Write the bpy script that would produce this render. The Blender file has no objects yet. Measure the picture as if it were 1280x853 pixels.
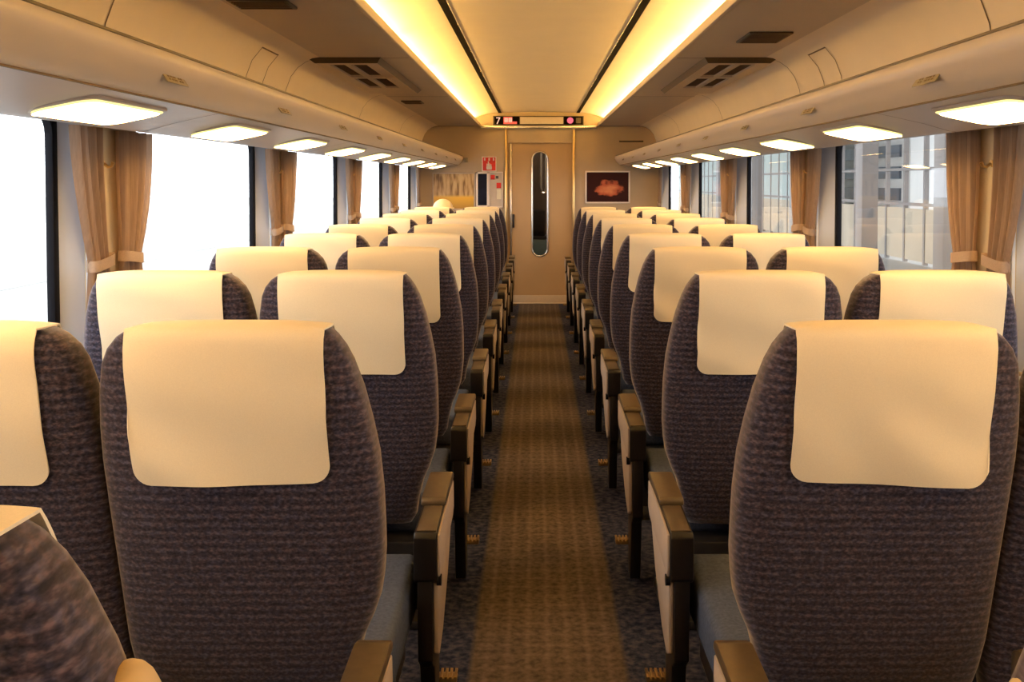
import bpy, bmesh, math, random
from mathutils import Vector, Matrix

random.seed(7)
scene = bpy.context.scene
COL = scene.collection
PI = math.pi
ORD = ['first', 'second', 'third', 'fourth', 'fifth', 'sixth', 'seventh', 'eighth', 'ninth', 'tenth', 'eleventh']

# ------------------------------------------------------------------ materials
MATS = {}


def nodes_of(name):
    m = bpy.data.materials.new(name)
    m.use_nodes = True
    nt = m.node_tree
    nt.nodes.clear()
    out = nt.nodes.new('ShaderNodeOutputMaterial')
    MATS[name] = m
    return m, nt, out


def N(nt, kind, **kw):
    n = nt.nodes.new(kind)
    for k, v in kw.items():
        if k.startswith('i_'):
            key = k[2:]
            key = int(key) if key.isdigit() else key.replace('_', ' ')
            n.inputs[key].default_value = v
        else:
            setattr(n, k, v)
    return n


def ramp(nt, stops, interp='LINEAR'):
    r = nt.nodes.new('ShaderNodeValToRGB')
    cr = r.color_ramp
    cr.interpolation = interp
    while len(cr.elements) < len(stops):
        cr.elements.new(0.5)
    for e, (p, c) in zip(cr.elements, stops):
        e.position = p
        e.color = (c[0], c[1], c[2], 1) if len(c) == 3 else c
    return r


def plain(name, col, rough=0.5, metal=0.0, noise=0.06, scale=30.0, spec=0.4, bump=0.0):
    """a principled surface with a light procedural mottling"""
    m, nt, out = nodes_of(name)
    b = N(nt, 'ShaderNodeBsdfPrincipled')
    b.inputs['Roughness'].default_value = rough
    b.inputs['Metallic'].default_value = metal
    b.inputs['Specular IOR Level'].default_value = spec
    tc = N(nt, 'ShaderNodeTexCoord')
    nz = N(nt, 'ShaderNodeTexNoise')
    nz.inputs['Scale'].default_value = scale
    nz.inputs['Detail'].default_value = 3
    nt.links.new(tc.outputs['Object'], nz.inputs['Vector'])
    lo = [max(0, c * (1 - noise)) for c in col]
    hi = [min(1, c * (1 + noise)) for c in col]
    r = ramp(nt, [(0.3, lo), (0.7, hi)])
    nt.links.new(nz.outputs['Fac'], r.inputs['Fac'])
    nt.links.new(r.outputs['Color'], b.inputs['Base Color'])
    if bump:
        bp = N(nt, 'ShaderNodeBump')
        bp.inputs['Strength'].default_value = bump
        bp.inputs['Distance'].default_value = 0.003
        nt.links.new(nz.outputs['Fac'], bp.inputs['Height'])
        nt.links.new(bp.outputs['Normal'], b.inputs['Normal'])
    nt.links.new(b.outputs[0], out.inputs[0])
    return m


def emit(name, col, strength):
    m, nt, out = nodes_of(name)
    e = N(nt, 'ShaderNodeEmission')
    e.inputs['Color'].default_value = (*col, 1)
    e.inputs['Strength'].default_value = strength
    nt.links.new(e.outputs[0], out.inputs[0])
    return m


def seat_fabric():
    m, nt, out = nodes_of('ribbed_fabric')
    b = N(nt, 'ShaderNodeBsdfPrincipled')
    b.inputs['Roughness'].default_value = 0.9
    b.inputs['Specular IOR Level'].default_value = 0.15
    b.inputs['Sheen Weight'].default_value = 0.6
    b.inputs['Sheen Roughness'].default_value = 0.4
    b.inputs['Sheen Tint'].default_value = (0.75, 0.7, 0.72, 1)
    tc = N(nt, 'ShaderNodeTexCoord')
    # horizontal ribs
    mp = N(nt, 'ShaderNodeMapping')
    mp.inputs['Scale'].default_value = (1, 1, 1)
    nt.links.new(tc.outputs['Object'], mp.inputs['Vector'])
    sep = N(nt, 'ShaderNodeSeparateXYZ')
    nt.links.new(mp.outputs[0], sep.inputs[0])
    nz = N(nt, 'ShaderNodeTexNoise')
    nz.inputs['Scale'].default_value = 7
    nt.links.new(tc.outputs['Object'], nz.inputs['Vector'])
    # rib = sin(z * k + wobble)
    mul = N(nt, 'ShaderNodeMath', operation='MULTIPLY')
    mul.inputs[1].default_value = 2 * PI / 0.0165
    nt.links.new(sep.outputs['Z'], mul.inputs[0])
    mad = N(nt, 'ShaderNodeMath', operation='MULTIPLY_ADD')
    mad.inputs[1].default_value = 1.2
    nt.links.new(nz.outputs['Fac'], mad.inputs[0])
    nt.links.new(mul.outputs[0], mad.inputs[2])
    sn = N(nt, 'ShaderNodeMath', operation='SINE')
    nt.links.new(mad.outputs[0], sn.inputs[0])
    # short dashes along each rib
    mp2 = N(nt, 'ShaderNodeMapping')
    mp2.inputs['Scale'].default_value = (150, 60, 210)
    nt.links.new(tc.outputs['Object'], mp2.inputs['Vector'])
    n2 = N(nt, 'ShaderNodeTexNoise')
    n2.inputs['Scale'].default_value = 1.0
    n2.inputs['Detail'].default_value = 2
    nt.links.new(mp2.outputs[0], n2.inputs['Vector'])
    comb = N(nt, 'ShaderNodeMath', operation='MULTIPLY_ADD')
    comb.inputs[1].default_value = 0.10
    nt.links.new(sn.outputs[0], comb.inputs[0])
    nt.links.new(n2.outputs['Fac'], comb.inputs[2])
    r = ramp(nt, [(0.25, (0.010, 0.0095, 0.016)), (0.5, (0.036, 0.031, 0.044)), (0.8, (0.108, 0.088, 0.108))])
    nt.links.new(comb.outputs[0], r.inputs['Fac'])
    # navy and maroon yarns mixed in patches
    n3 = N(nt, 'ShaderNodeTexNoise')
    n3.inputs['Scale'].default_value = 90
    n3.inputs['Detail'].default_value = 3
    nt.links.new(tc.outputs['Object'], n3.inputs['Vector'])
    r3 = ramp(nt, [(0.38, (0.86, 0.94, 1.16)), (0.5, (1.0, 0.97, 1.0)), (0.62, (1.12, 0.93, 0.92))])
    nt.links.new(n3.outputs['Fac'], r3.inputs['Fac'])
    mm = N(nt, 'ShaderNodeMix', data_type='RGBA', blend_type='MULTIPLY')
    mm.inputs['Factor'].default_value = 1.0
    nt.links.new(r.outputs['Color'], mm.inputs[6])
    nt.links.new(r3.outputs['Color'], mm.inputs[7])
    nt.links.new(mm.outputs[2], b.inputs['Base Color'])
    bp = N(nt, 'ShaderNodeBump')
    bp.inputs['Strength'].default_value = 0.2
    bp.inputs['Distance'].default_value = 0.002
    nt.links.new(comb.outputs[0], bp.inputs['Height'])
    nt.links.new(bp.outputs['Normal'], b.inputs['Normal'])
    nt.links.new(b.outputs[0], out.inputs[0])
    return m


def carpet():
    m, nt, out = nodes_of('aisle_carpet')
    b = N(nt, 'ShaderNodeBsdfPrincipled')
    b.inputs['Roughness'].default_value = 0.95
    b.inputs['Specular IOR Level'].default_value = 0.1
    tc = N(nt, 'ShaderNodeTexCoord')
    sep = N(nt, 'ShaderNodeSeparateXYZ')
    nt.links.new(tc.outputs['Object'], sep.inputs[0])
    # runner mask |x| < 0.215
    ab = N(nt, 'ShaderNodeMath', operation='ABSOLUTE')
    nt.links.new(sep.outputs['X'], ab.inputs[0])
    mask = N(nt, 'ShaderNodeMapRange')
    mask.inputs['From Min'].default_value = 0.205
    mask.inputs['From Max'].default_value = 0.222
    nt.links.new(ab.outputs[0], mask.inputs['Value'])
    # runner pattern: fine lattice
    def lines(sock, period, sharp):
        k = N(nt, 'ShaderNodeMath', operation='MULTIPLY')
        k.inputs[1].default_value = PI / period
        nt.links.new(sock, k.inputs[0])
        s = N(nt, 'ShaderNodeMath', operation='COSINE')
        nt.links.new(k.outputs[0], s.inputs[0])
        a = N(nt, 'ShaderNodeMath', operation='ABSOLUTE')
        nt.links.new(s.outputs[0], a.inputs[0])
        p = N(nt, 'ShaderNodeMath', operation='POWER')
        p.inputs[1].default_value = sharp
        nt.links.new(a.outputs[0], p.inputs[0])
        return p.outputs[0]
    lx = lines(sep.outputs['X'], 0.057, 10)
    ly = lines(sep.outputs['Y'], 0.069, 6)
    nz = N(nt, 'ShaderNodeTexNoise')
    nz.inputs['Scale'].default_value = 55
    nz.inputs['Detail'].default_value = 4
    nt.links.new(tc.outputs['Object'], nz.inputs['Vector'])
    mx = N(nt, 'ShaderNodeMath', operation='MULTIPLY_ADD')
    mx.inputs[1].default_value = 0.6
    nt.links.new(ly, mx.inputs[0])
    nt.links.new(lx, mx.inputs[2])
    ad = N(nt, 'ShaderNodeMath', operation='MULTIPLY_ADD')
    ad.inputs[1].default_value = 0.17
    nt.links.new(mx.outputs[0], ad.inputs[0])
    nt.links.new(nz.outputs['Fac'], ad.inputs[2])
    r1 = ramp(nt, [(0.32, (0.050, 0.038, 0.030)), (0.85, (0.150, 0.116, 0.092))])
    nt.links.new(ad.outputs[0], r1.inputs['Fac'])
    n2 = N(nt, 'ShaderNodeTexNoise')
    n2.inputs['Scale'].default_value = 42
    n2.inputs['Detail'].default_value = 4
    nt.links.new(tc.outputs['Object'], n2.inputs['Vector'])
    r2 = ramp(nt, [(0.36, (0.008, 0.012, 0.032)), (0.5, (0.028, 0.033, 0.062)), (0.66, (0.070, 0.064, 0.085))])
    nt.links.new(n2.outputs['Fac'], r2.inputs['Fac'])
    mixc = N(nt, 'ShaderNodeMix', data_type='RGBA')
    nt.links.new(mask.outputs[0], mixc.inputs['Factor'])
    nt.links.new(r1.outputs['Color'], mixc.inputs[6])
    nt.links.new(r2.outputs['Color'], mixc.inputs[7])
    nt.links.new(mixc.outputs[2], b.inputs['Base Color'])
    nt.links.new(b.outputs[0], out.inputs[0])
    return m


def cloth(name, col, trans=0.0, scale=(300, 300, 300), var=0.1, rough=0.9):
    m, nt, out = nodes_of(name)
    tc = N(nt, 'ShaderNodeTexCoord')
    mp = N(nt, 'ShaderNodeMapping')
    mp.inputs['Scale'].default_value = scale
    nt.links.new(tc.outputs['Object'], mp.inputs['Vector'])
    nz = N(nt, 'ShaderNodeTexNoise')
    nz.inputs['Scale'].default_value = 1
    nz.inputs['Detail'].default_value = 2
    nt.links.new(mp.outputs[0], nz.inputs['Vector'])
    r = ramp(nt, [(0.3, [c * (1 - var) for c in col]), (0.7, [min(1, c * (1 + var)) for c in col])])
    nt.links.new(nz.outputs['Fac'], r.inputs['Fac'])
    b = N(nt, 'ShaderNodeBsdfPrincipled')
    b.inputs['Roughness'].default_value = rough
    b.inputs['Specular IOR Level'].default_value = 0.15
    nt.links.new(r.outputs['Color'], b.inputs['Base Color'])
    if trans > 0:
        t = N(nt, 'ShaderNodeBsdfTranslucent')
        nt.links.new(r.outputs['Color'], t.inputs['Color'])
        mx = N(nt, 'ShaderNodeMixShader')
        mx.inputs[0].default_value = trans
        nt.links.new(b.outputs[0], mx.inputs[1])
        nt.links.new(t.outputs[0], mx.inputs[2])
        nt.links.new(mx.outputs[0], out.inputs[0])
    else:
        nt.links.new(b.outputs[0], out.inputs[0])
    return m


def glass(name, tint=(1, 1, 1), refl=0.05):
    m, nt, out = nodes_of(name)
    t = N(nt, 'ShaderNodeBsdfTransparent')
    t.inputs['Color'].default_value = (*tint, 1)
    g = N(nt, 'ShaderNodeBsdfGlossy')
    g.inputs['Roughness'].default_value = 0.02
    lw = N(nt, 'ShaderNodeLayerWeight')
    lw.inputs['Blend'].default_value = 0.5
    pw = N(nt, 'ShaderNodeMath', operation='POWER')
    pw.inputs[1].default_value = 4.0
    nt.links.new(lw.outputs['Facing'], pw.inputs[0])
    ml = N(nt, 'ShaderNodeMath', operation='MULTIPLY_ADD')
    ml.inputs[1].default_value = 0.35
    ml.inputs[2].default_value = refl * .6
    nt.links.new(pw.outputs[0], ml.inputs[0])
    mx = N(nt, 'ShaderNodeMixShader')
    nt.links.new(ml.outputs[0], mx.inputs[0])
    nt.links.new(t.outputs[0], mx.inputs[1])
    nt.links.new(g.outputs[0], mx.inputs[2])
    nt.links.new(mx.outputs[0], out.inputs[0])
    return m


def poster_field():
    """plain landscape: ochre field under pale trunks and a brown wood (generated coords x, z)"""
    m, nt, out = nodes_of('landscape_print')
    b = N(nt, 'ShaderNodeBsdfPrincipled')
    b.inputs['Roughness'].default_value = 0.35
    tc = N(nt, 'ShaderNodeTexCoord')
    sep = N(nt, 'ShaderNodeSeparateXYZ')
    nt.links.new(tc.outputs['Generated'], sep.inputs[0])
    mp = N(nt, 'ShaderNodeMapping')
    mp.inputs['Scale'].default_value = (9, 1, 1.3)
    nt.links.new(tc.outputs['Generated'], mp.inputs['Vector'])
    nz = N(nt, 'ShaderNodeTexNoise')
    nz.inputs['Scale'].default_value = 1.4
    nz.inputs['Detail'].default_value = 2
    nt.links.new(mp.outputs[0], nz.inputs['Vector'])
    rt = ramp(nt, [(0.36, (0.18, 0.09, 0.02)), (0.47, (0.42, 0.26, 0.10)), (0.6, (0.56, 0.39, 0.19))])
    nt.links.new(nz.outputs['Fac'], rt.inputs['Fac'])
    rb = ramp(nt, [(0.0, (0.42, 0.22, 0.03)), (0.3, (0.75, 0.42, 0.03)), (0.42, (0.72, 0.46, 0.10))])
    nt.links.new(sep.outputs['Z'], rb.inputs['Fac'])
    ms = N(nt, 'ShaderNodeMapRange')
    ms.inputs['From Min'].default_value = 0.33
    ms.inputs['From Max'].default_value = 0.40
    nt.links.new(sep.outputs['Z'], ms.inputs['Value'])
    mx = N(nt, 'ShaderNodeMix', data_type='RGBA')
    nt.links.new(ms.outputs[0], mx.inputs['Factor'])
    nt.links.new(rb.outputs['Color'], mx.inputs[6])
    nt.links.new(rt.outputs['Color'], mx.inputs[7])
    nt.links.new(mx.outputs[2], b.inputs['Base Color'])
    nt.links.new(b.outputs[0], out.inputs[0])
    return m


def poster_dark():
    m, nt, out = nodes_of('maroon_print')
    b = N(nt, 'ShaderNodeBsdfPrincipled')
    b.inputs['Roughness'].default_value = 0.6
    b.inputs['Specular IOR Level'].default_value = 0.12
    tc = N(nt, 'ShaderNodeTexCoord')
    nz = N(nt, 'ShaderNodeTexNoise')
    nz.inputs['Scale'].default_value = 4.5
    nz.inputs['Detail'].default_value = 3
    nt.links.new(tc.outputs['Generated'], nz.inputs['Vector'])
    mp = N(nt, 'ShaderNodeMapping')
    mp.inputs['Location'].default_value = (-0.55, 0, -0.46)
    nt.links.new(tc.outputs['Generated'], mp.inputs['Vector'])
    sc = N(nt, 'ShaderNodeVectorMath', operation='MULTIPLY')
    sc.inputs[1].default_value = (1.5, 0, 1.9)
    nt.links.new(mp.outputs[0], sc.inputs[0])
    ln = N(nt, 'ShaderNodeVectorMath', operation='LENGTH')
    nt.links.new(sc.outputs[0], ln.inputs[0])
    ad = N(nt, 'ShaderNodeMath', operation='MULTIPLY_ADD')
    ad.inputs[1].default_value = .9
    nt.links.new(nz.outputs['Fac'], ad.inputs[0])
    nt.links.new(ln.outputs['Value'], ad.inputs[2])
    r = ramp(nt, [(0.55, (0.62, 0.23, 0.11)), (0.85, (0.42, 0.10, 0.05)), (.95, (0.12, 0.03, 0.02)), (1.0, (0.035, 0.008, 0.008))])
    nt.links.new(ad.outputs[0], r.inputs['Fac'])
    nt.links.new(r.outputs['Color'], b.inputs['Base Color'])
    nt.links.new(b.outputs[0], out.inputs[0])
    return m


M_FAB = seat_fabric()
M_CUSH = plain('cushion_fabric', (0.070, 0.085, 0.125), 0.9, noise=0.2, scale=120, spec=0.15, bump=0.3)
M_COVER = cloth('cream_cotton', (0.86, 0.75, 0.53), 0.10, (500, 500, 500), 0.03)
M_CURT = cloth('curtain_cloth', (0.52, 0.395, 0.30), 0.30, (160, 160, 2), 0.09)
M_TIE = cloth('tieback_cloth', (0.70, 0.57, 0.45), 0.1, (200, 200, 200), 0.06)
M_CARPET = carpet()
M_PANEL = plain('warm_grey_panel', (0.60, 0.52, 0.44), 0.45, noise=0.02, scale=6)
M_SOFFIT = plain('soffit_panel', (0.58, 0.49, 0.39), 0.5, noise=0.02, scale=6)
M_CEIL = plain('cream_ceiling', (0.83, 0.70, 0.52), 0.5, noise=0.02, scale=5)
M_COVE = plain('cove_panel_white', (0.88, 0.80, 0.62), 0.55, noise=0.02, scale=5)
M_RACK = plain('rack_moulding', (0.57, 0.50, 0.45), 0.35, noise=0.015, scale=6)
M_RACKSHADE = plain('rack_underside_shade', (0.44, 0.375, 0.34), 0.4, noise=0.02, scale=6)  # rack colour darkened: shade under the rack is put into the base colour
M_ENDW = plain('end_wall_panel', (0.46, 0.36, 0.25), 0.5, noise=0.04, scale=4)
M_DOOR = plain('door_panel', (0.48, 0.33, 0.185), 0.4, noise=0.03, scale=4)
M_POST = plain('post_panel', (0.58, 0.48, 0.31), 0.5, noise=0.03, scale=6)
M_JAMB = plain('grey_jamb', (0.55, 0.62, 0.76), 0.4, noise=0.02, scale=8)
M_WHITE = plain('white_trim', (0.78, 0.84, 0.92), 0.35, noise=0.02)
M_BLACK = plain('black_rubber', (0.006, 0.006, 0.009), 0.6, noise=0.1, spec=0.12)
M_DARKSLOT = plain('dark_slot', (0.005, 0.003, 0.002), 0.95, noise=0.1, spec=0.02)
M_ARM = plain('arm_shell', (0.010, 0.008, 0.007), 0.35, noise=0.15, spec=0.35)
M_ARMTOP = plain('arm_top', (0.078, 0.054, 0.029), 0.4, noise=0.12, scale=60)
M_ARMSIDE = plain('arm_side_panel', (0.42, 0.335, 0.265), 0.55, noise=0.03, scale=40)
M_GOLD = plain('brass_metal', (0.80, 0.60, 0.30), 0.28, 1.0, noise=0.04)
M_PEDAL = plain('dark_brass', (0.30, 0.20, 0.10), 0.4, 0.8, noise=0.15)  # darker, mottled brass
M_STEEL = plain('dark_steel', (0.05, 0.05, 0.055), 0.35, 0.7, noise=0.1)
M_CHROME = plain('pale_metal', (0.78, 0.74, 0.68), 0.25, 0.9, noise=0.03)
M_GRIP = plain('beige_grip', (0.50, 0.36, 0.17), 0.6, noise=0.06)
M_VENT = plain('vent_frame', (0.60, 0.50, 0.38), 0.45, noise=0.03)
M_LOUVRE = plain('louvre_dark', (0.10, 0.055, 0.03), 0.6, noise=0.2, scale=200)
M_PLATE = plain('number_plate', (0.30, 0.25, 0.17), 0.35, noise=0.1, scale=90)
M_SEAM = plain('panel_gap', (0.16, 0.11, 0.06), 0.7, noise=0.05)
M_RED = plain('sign_red', (0.58, 0.02, 0.015), 0.4, noise=0.03)
M_SIGNW = plain('sign_white', (0.85, 0.76, 0.68), 0.4, noise=0.02)
M_SCREEN = plain('dark_screen', (0.006, 0.009, 0.024), 0.5, noise=0.5, scale=8, spec=0.12)
M_NOTICE = plain('notice_board', (0.52, 0.44, 0.36), 0.5, noise=0.03)
M_PAPER = plain('pale_paper', (0.72, 0.66, 0.50), 0.6, noise=0.04)
M_LAMP = emit('lamp_lens', (1.0, 0.57, 0.20), 22.0)
M_LAMPRIM = emit('lamp_rim_glow', (1.0, 0.82, 0.28), 1.3)
M_TUBE = emit('cove_tube', (1.0, 0.60, 0.17), 40.0)
M_LEDRED = emit('led_red', (1.0, 0.12, 0.06), 0.9)
M_LEDPALE = emit('led_pale', (1.0, 0.55, 0.36), 0.95)
M_LEDPINK = emit('led_pink', (1.0, 0.16, 0.20), 0.9)
M_GLASS = glass('window_glass')
M_DGLASS = glass('door_glass', (0.85, 0.85, 0.85))
M_FIELD = poster_field()
M_MAROON = poster_dark()
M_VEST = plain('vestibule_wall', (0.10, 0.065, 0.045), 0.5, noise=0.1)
M_TEAL = plain('teal_panel', (0.10, 0.14, 0.13), 0.5, noise=0.1)
M_CONC = plain('pale_concrete', (0.46, 0.45, 0.43), 0.9, noise=0.1, scale=1.2)
M_PILLAR = plain('pillar_paint', (0.27, 0.245, 0.23), 0.7, noise=0.06, scale=2)
M_FACADE = plain('facade_panel', (0.62, 0.62, 0.60), 0.7, noise=0.06, scale=0.8)
M_GREENGREY = plain('green_grey_panel', (0.40, 0.47, 0.44), 0.6, noise=0.1, scale=0.7)
M_TAN = plain('tan_panel', (0.50, 0.42, 0.31), 0.7, noise=0.1, scale=1)
M_BAND = plain('blue_grey_glazing', (0.10, 0.13, 0.17), 0.3, noise=0.25, scale=1)
M_SKIN = plain('skin', (0.62, 0.40, 0.28), 0.55, noise=0.05)
M_CAP = cloth('cream_knit', (0.86, 0.70, 0.42), 0, (150, 150, 150), 0.06)
M_COAT = cloth('navy_coat', (0.03, 0.035, 0.06), 0, (150, 150, 150), 0.1)
M_TROUS = cloth('grey_trousers', (0.06, 0.06, 0.065), 0, (150, 150, 150), 0.1)


# ------------------------------------------------------------------ mesh helpers
class MB:
    """collects shapes, then links them as one mesh object"""

    def __init__(self):
        self.bm = bmesh.new()

    def poly(self, vs, fs):
        base = [self.bm.verts.new(v) for v in vs]
        for f in fs:
            try:
                self.bm.faces.new([base[i] for i in f])
            except ValueError:
                pass
        return base

    def box(self, lo, hi, bevel=0.0, seg=2, mat=0):
        x0, y0, z0 = [min(a, b) for a, b in zip(lo, hi)]
        x1, y1, z1 = [max(a, b) for a, b in zip(lo, hi)]
        t = bmesh.new()
        vs = [t.verts.new(v) for v in [(x0, y0, z0), (x1, y0, z0), (x1, y1, z0), (x0, y1, z0), (x0, y0, z1), (x1, y0, z1), (x1, y1, z1), (x0, y1, z1)]]
        for f in [(3, 2, 1, 0), (4, 5, 6, 7), (0, 1, 5, 4), (1, 2, 6, 5), (2, 3, 7, 6), (3, 0, 4, 7)]:
            t.faces.new([vs[i] for i in f])
        if bevel:
            bmesh.ops.bevel(t, geom=list(t.edges), offset=bevel, segments=seg, affect='EDGES', profile=0.5)
        self.merge(t)
        return self

    def merge(self, t):
        me = bpy.data.meshes.new('tmp')
        t.to_mesh(me)
        t.free()
        self.bm.from_mesh(me)
        bpy.data.meshes.remove(me)

    def prism(self, pts, axis, a, b, bevel=0.0, seg=2):
        """polygon pts (2D) extruded along an axis from a to b; axis 'x': pts=(y,z); 'y': pts=(x,z); 'z': pts=(x,y)"""
        def P(p, t):
            return {'x': (t, p[0], p[1]), 'y': (p[0], t, p[1]), 'z': (p[0], p[1], t)}[axis]
        t = bmesh.new()
        n = len(pts)
        A = [t.verts.new(P(p, a)) for p in pts]
        B = [t.verts.new(P(p, b)) for p in pts]
        t.faces.new(A[::-1])
        t.faces.new(B)
        for i in range(n):
            t.faces.new([A[i], A[(i + 1) % n], B[(i + 1) % n], B[i]])
        bmesh.ops.recalc_face_normals(t, faces=list(t.faces))
        if bevel:
            bmesh.ops.bevel(t, geom=list(t.edges), offset=bevel, segments=seg, affect='EDGES', profile=0.5)
        self.merge(t)
        return self

    def sheet(self, pts, axis, a, b):
        """an open profile swept along an axis"""
        def P(p, t):
            return {'x': (t, p[0], p[1]), 'y': (p[0], t, p[1]), 'z': (p[0], p[1], t)}[axis]
        A = [self.bm.verts.new(P(p, a)) for p in pts]
        B = [self.bm.verts.new(P(p, b)) for p in pts]
        for i in range(len(pts) - 1):
            self.bm.faces.new([A[i], A[i + 1], B[i + 1], B[i]])
        return self

    def loft(self, rings, cap=True, closed=True):
        R = [[self.bm.verts.new(p) for p in r] for r in rings]
        n = len(R[0])
        for i in range(len(R) - 1):
            for j in range(n if closed else n - 1):
                self.bm.faces.new([R[i][j], R[i][(j + 1) % n], R[i + 1][(j + 1) % n], R[i + 1][j]])
        if cap and closed:
            self.bm.faces.new(R[0][::-1])
            self.bm.faces.new(R[-1])
        return self

    def tube(self, path, r, seg=10, cap=True, closed_path=False):
        path = [Vector(p) for p in path]
        rings = []
        n = len(path)
        for i, p in enumerate(path):
            a = path[(i - 1) % n] if (closed_path or i > 0) else p
            b = path[(i + 1) % n] if (closed_path or i < n - 1) else p
            d = (b - a).normalized()
            up = Vector((0, 0, 1)) if abs(d.z) < 0.9 else Vector((0, 1, 0))
            if closed_path:
                up = Vector((0, 1, 0))
            u = d.cross(up).normalized()
            v = u.cross(d).normalized()
            rr = r[i] if isinstance(r, (list, tuple)) else r
            rings.append([p + (u * math.cos(2 * PI * k / seg) + v * math.sin(2 * PI * k / seg)) * rr for k in range(seg)])
        if closed_path:
            rings.append(rings[0])
        self.loft(rings, cap and not closed_path)
        if closed_path:
            bmesh.ops.remove_doubles(self.bm, verts=list(self.bm.verts), dist=1e-6)
        return self

    def ellipsoid(self, c, r, seg=20, rings=12):
        t = bmesh.new()
        bmesh.ops.create_uvsphere(t, u_segments=seg, v_segments=rings, radius=1)
        for v in t.verts:
            v.co = Vector((c[0] + v.co.x * r[0], c[1] + v.co.y * r[1], c[2] + v.co.z * r[2]))
        self.merge(t)
        return self

    def mesh(self, name, mat, smooth=None, recalc=True):
        if recalc:
            bmesh.ops.recalc_face_normals(self.bm, faces=list(self.bm.faces))
        me = bpy.data.meshes.new(name)
        self.bm.to_mesh(me)
        self.bm.free()
        if mat:
            for m in (mat if isinstance(mat, (list, tuple)) else [mat]):
                me.materials.append(m)
        if smooth is not None:
            me.polygons.foreach_set('use_smooth', [True] * len(me.polygons))
            if smooth < 179:
                try:
                    me.set_sharp_from_angle(angle=math.radians(smooth))
                except Exception:
                    pass
        return me

    def build(self, name, mat, parent=None, smooth=35, recalc=True):
        o = bpy.data.objects.new(name, self.mesh(name, mat, smooth, recalc))
        COL.objects.link(o)
        if parent:
            o.parent = parent
        return o


def tag(o, label=None, cat=None, group=None, kind=None):
    if label:
        o['label'] = label
    if cat:
        o['category'] = cat
    if group:
        o['group'] = group
    if kind:
        o['kind'] = kind
    return o


def thing(name, loc, label, cat, group=None):
    o = bpy.data.objects.new(name, None)
    o.empty_display_size = 0.1
    COL.objects.link(o)
    o.location = loc
    return tag(o, label, cat, group)


def struct(o, label=None, cat=None):
    return tag(o, label, cat, kind='structure')


def copy_tree(o, parent=None):
    c = o.copy()
    COL.objects.link(c)
    if parent:
        c.parent = parent
    for ch in list(o.children):
        copy_tree(ch, c)
    return c


def lerp(a, b, t):
    return a + (b - a) * t


def interp(tab, z, k):
    """tab sorted by descending first entry"""
    if z >= tab[0][0]:
        return tab[0][k]
    for a, b in zip(tab, tab[1:]):
        if z >= b[0]:
            t = (a[0] - z) / (a[0] - b[0])
            return lerp(a[k], b[k], t)
    return tab[-1][k]


# ------------------------------------------------------------------ dimensions (metres)
Y0, Y1 = -5.2, 10.95            # rear end and end wall of the saloon
GZ = [0.745 + 1.955 * k for k in range(6)]   # far edge of each window
WALLX, GLASSX = 1.31, 1.345
SIDES = ((-1, 'left'), (1, 'right'))
GAS = {-1: .085, 1: .015}       # far edge of the rubber frame from the bay line
JMB = {-1: .130, 1: .095}       # end of the grey jamb
CURT = {-1: .02, 1: .01}

# ------------------------------------------------------------------ floor
fl = MB().box((-1.40, Y0, -0.06), (1.40, Y1 + 0.12, 0)).build('floor', M_CARPET)
struct(fl, 'carpeted floor with a brown lattice runner along the aisle', 'floor')

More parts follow.
